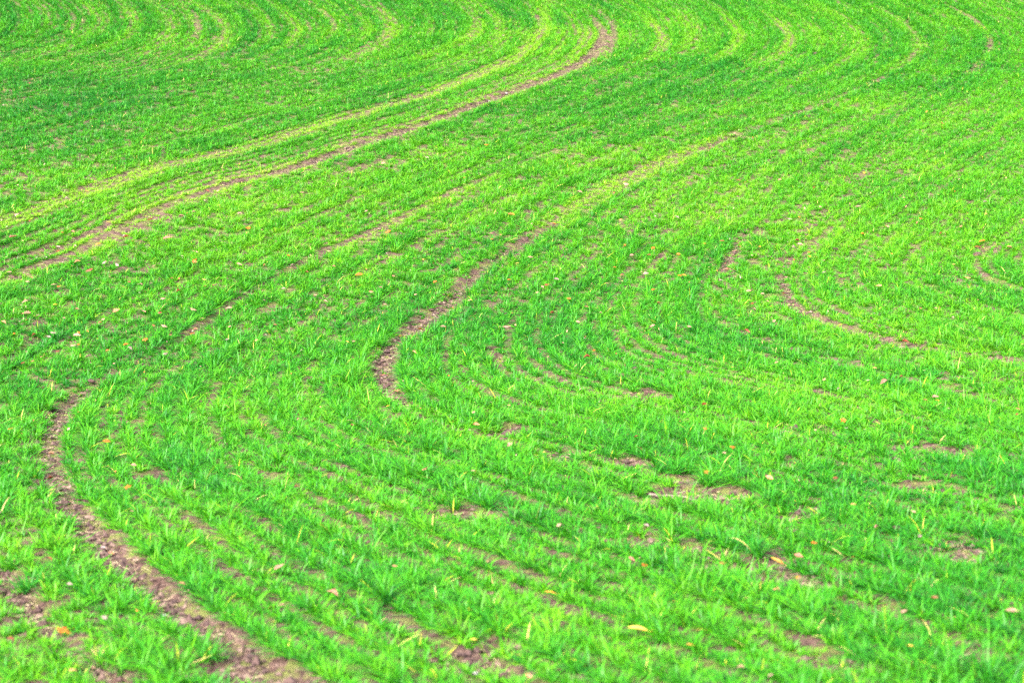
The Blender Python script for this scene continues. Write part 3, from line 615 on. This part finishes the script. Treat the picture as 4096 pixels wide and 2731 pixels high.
def twig(x0, y0, x1, y1, dz0, dz1, rad, mat, name, lab, cat, stub=True):
    A = np.array(seat(x0, y0, dz0)); B = np.array(seat(x1, y1, dz1)) if dz1 is not None else A+np.array([x1, y1, 0])
    r = random.Random(x0); n = 9; U = [np.zeros(3)]
    pts = [tuple((B-A)*i/(n-1)+np.array([0, r.gauss(0, rad*.7), r.gauss(0, rad*.5)])) for i in range(n)]
    V, Fc = tube(pts, [rad*(1-.5*i/(n-1))*r.uniform(.88, 1.12) for i in range(n)])
    if stub:
        b = len(V); q = np.array(pts[4]); e = (B-A)/np.linalg.norm(B-A)
        V2, F2 = tube([tuple(q), tuple(q+e*.03+np.array([0, .006, .016])), tuple(q+e*.075+np.array([.0, .012, .03]))], [rad*.5, rad*.4, rad*.2], 6)
        V += V2; Fc += [tuple(i+b for i in f) for f in F2]
    me = bpy.data.meshes.new(name); me.from_pydata(V, [], Fc); me.polygons.foreach_set('use_smooth', [True]*len(me.polygons)); me.materials.append(mat)
    o = bpy.data.objects.new(name, me); C.link(o); o.location = A; o['label'] = lab; o['category'] = cat; return o
twig(1490, 1123, 1602, 1130, .03, .03, .0075, MBARK, 'twig', 'long greyish brown fallen twig on a soil strip in the lower right crop', 'twig')
twig(1996, 768, 2003, 781, .075, .03, .0035, MBARK, 'twig', 'short dark twig standing slanted above the thin right track', 'twig', False)
twig(926, 866, 931, 885, .09, .012, .0035, MSTRAW, 'straw_stalk', 'pale straw stalk standing at the right edge of the centre track bend', 'straw stalk', False)

# ------------------------------------------------------------------ uncountable litter: crumbs of soil, straw chaff, leaf scraps
def scatter_spots(n, fn):
    X = rng.uniform(-12, 20, n*6); Y = rng.uniform(6, 52, n*6); w = fn(X, Y); k = rng.random(len(X)) < w; return X[k][:n], Y[k][:n]
def stuff(name, V, F, LS, mat, attrs, lab, cat):
    o = mesh_object(name, V, F, LS, mat, attrs, False); o['kind'] = 'stuff'; o['label'] = lab; o['category'] = cat; return o
def crumbs():
    # points on the bare tracks, thickest where the soil is barest
    ix, iy = np.nonzero(SOIL > .35); pr = SOIL[ix, iy]*np.clip(14/np.maximum(RY0+iy*RES, 6), .3, 1.6); pr = pr/pr.sum()
    pick = rng.choice(len(ix), 15000, p=pr); X = RX0+(ix[pick]+rng.random(15000))*RES; Y = RY0+(iy[pick]+rng.random(15000))*RES
    Z = surf(X, Y); n = len(X); s = np.clip(rng.lognormal(-4.75, .5, n), .004, .035)
    o = np.array([[1, 0, 0], [-1, 0, 0], [0, 1, 0], [0, -1, 0], [0, 0, 1], [0, 0, -1]], float)
    f = np.array([[0, 2, 4], [2, 1, 4], [1, 3, 4], [3, 0, 4], [2, 0, 5], [1, 2, 5], [3, 1, 5], [0, 3, 5]])
    V = o[None]*s[:, None, None]*rng.uniform(.55, 1.1, (n, 6, 1)); V[:, :, 2] *= .75
    a = rng.uniform(0, 6.28, n); c, sn = np.cos(a)[:, None], np.sin(a)[:, None]
    x = V[:, :, 0]*c-V[:, :, 1]*sn; y = V[:, :, 0]*sn+V[:, :, 1]*c
    V = np.stack([x+X[:, None], y+Y[:, None], V[:, :, 2]+(Z+s*.3)[:, None]], -1).reshape(-1, 3)
    F = (f[None]+(np.arange(n)*6)[:, None, None]).reshape(-1)
    m, nt, nn, l, p = new_mat('soil_crumb'); at = nn.new('ShaderNodeAttribute'); at.attribute_name = 'tint'
    r = nn.new('ShaderNodeValToRGB'); r.color_ramp.elements[0].color = (.028, .013, .012, 1); r.color_ramp.elements[1].color = (.13, .085, .066, 1)
    e = r.color_ramp.elements.new(.6); e.color = (.055, .029, .025, 1)
    l.new(at.outputs['Fac'], r.inputs['Fac']); l.new(r.outputs['Color'], p.inputs['Base Color']); p.inputs['Roughness'].default_value = .95
    stuff('soil_crumbs', V, F, np.arange(len(F)//3)*3, m, {'tint': np.repeat(rng.random(n), 6)}, 'small crumbs of brown soil strewn along the bare tracks', 'soil crumbs')
crumbs()
def litter():
    def w_all(X, Y):
        px, py, d = project(X, Y, hgt(X, Y)); w = np.full(len(X), .05)
        for cx, cy, rx, ry, v in [(250,640,420,170,1.0),(900,560,420,150,.45),(1250,520,260,110,.4),(1750,560,330,120,.7),(2150,560,250,130,.4),(70,50,95,45,.5),(450,480,330,80,.7),(1250,800,500,220,.12),(1800,1000,600,200,.12)]:
            w = np.maximum(w, v*np.exp(-((px-cx)/rx)**2-((py-cy)/ry)**2))
        w = np.maximum(w, .5*look(SOIL, X, Y)*np.clip((26-Y)/6, 0, 1))
        return w*(px > -300)*(px < 2700)
    X, Y = scatter_spots(5200, w_all)
    extra = [t for t in LEAVES[300:]]
    ex, ey = ground_at([t[0] for t in extra], [t[1] for t in extra], .045)
    X = np.r_[X, ex]; Y = np.r_[Y, ey]; n = len(X); so = look(SOIL, X, Y)
    px, py, d = project(X, Y, hgt(X, Y))
    Z = surf(X, Y)+np.where(so > .5, .010, rng.uniform(.025, .064, n))
    L = np.clip(rng.lognormal(-4.25, .4, n), .007, .04); W = L*rng.uniform(.25, .7, n)
    L[-len(extra):] = np.array([t[3] for t in extra])/FPX*np.hypot(ex, ey)*.8; W[-len(extra):] = L[-len(extra):]*.6; Z[-len(extra):] = surf(ex, ey)+.05
    u = np.array([[-.5, 0], [-.2, .42], [.2, .5], [.5, .05], [.22, -.45], [-.22, -.5]])
    yaw = rng.uniform(0, 6.28, n); tilt = rng.normal(.25, .3, n); roll = rng.normal(0, .3, n)
    x = u[None, :, 0]*L[:, None]; y = u[None, :, 1]*W[:, None]; z = (np.abs(u[None, :, 1])*rng.uniform(-.3, .8, n)[:, None])*W[:, None]
    c, s = np.cos(yaw)[:, None], np.sin(yaw)[:, None]; x, y = x*c-y*s, x*s+y*c
    z = z+y*np.tan(np.clip(tilt, -.6, .9))[:, None]+x*np.tan(np.clip(roll, -.6, .6))[:, None]
    V = np.stack([x+X[:, None], y+Y[:, None], z+Z[:, None]], -1).reshape(-1, 3)
    F = (np.arange(6)[None]+(np.arange(n)*6)[:, None]).ravel()
    m, nt, nn, l, p = new_mat('leaf_scrap'); at = nn.new('ShaderNodeAttribute'); at.attribute_name = 'tint'
    r = nn.new('ShaderNodeValToRGB'); r.color_ramp.interpolation = 'LINEAR'; cr = r.color_ramp
    cr.elements[0].color = (.10, .035, .02, 1); cr.elements[1].color = (.14, .10, .09, 1)
    for pos, col in [(.12, (.20, .045, .012, 1)), (.25, (.28, .08, .012, 1)), (.38, (.26, .13, .08, 1)), (.7, (.21, .13, .10, 1))]:
        e = cr.elements.new(pos); e.color = col
    l.new(at.outputs['Fac'], r.inputs['Fac']); l.new(r.outputs['Color'], p.inputs['Base Color']); p.inputs['Roughness'].default_value = .6
    tint = np.where(rng.random(n) < .22, rng.uniform(0, .3, n), rng.uniform(.34, 1, n))
    tint = np.where((px < 250) & (py < 130), rng.uniform(.75, 1, n), tint)
    for k, t in enumerate(extra): tint[n-len(extra)+k] = {'o': .25, 'r': .12, 'a': .36, 'g': .27, 'y': .3, 'm': .33, 'p': .6, 'w': .95}[t[2]]
    stuff('leaf_litter', V, F, np.arange(n)*6, m, {'tint': np.repeat(tint, 6)}, 'scraps and flecks of dry leaves strewn through the crop', 'leaf litter')
litter()
def chaff():
    ix, iy = np.nonzero((SOIL > .2) | (PALE > .5)); pr = SOIL[ix, iy]+.15; pr = pr*np.clip(18/np.maximum(RY0+iy*RES, 6), .4, 1.5); pr /= pr.sum()
    n = 2200; pick = rng.choice(len(ix), n, p=pr); X = RX0+(ix[pick]+rng.random(n))*RES; Y = RY0+(iy[pick]+rng.random(n))*RES
    Z = surf(X, Y)+.006; L = rng.uniform(.010, .045, n); W = rng.uniform(.0010, .0022, n)*np.clip(Y/14, 1, 2); a = rng.uniform(0, 3.14, n); tz = rng.normal(0, .12, n)
    dx, dy = np.cos(a)*L/2, np.sin(a)*L/2; wx, wy = -np.sin(a)*W, np.cos(a)*W; dz = np.abs(tz*L/2)
    V = np.stack([np.stack([X-dx-wx, Y-dy-wy, Z], -1), np.stack([X-dx+wx, Y-dy+wy, Z], -1), np.stack([X+dx+wx, Y+dy+wy, Z+2*dz], -1), np.stack([X+dx-wx, Y+dy-wy, Z+2*dz], -1), np.stack([X-dx, Y-dy, Z+W], -1), np.stack([X+dx, Y+dy, Z+2*dz+W], -1)], 1).reshape(-1, 3)
    f = np.array([[0, 4, 5, 3], [4, 1, 2, 5], [0, 3, 2, 1]]); F = (f[None]+(np.arange(n)*6)[:, None, None]).reshape(-1)
    stuff('straw_chaff', V, F, np.arange(len(F)//4)*4, MSTRAW, None, 'short bits of pale straw lying on the bare soil', 'straw')
chaff()
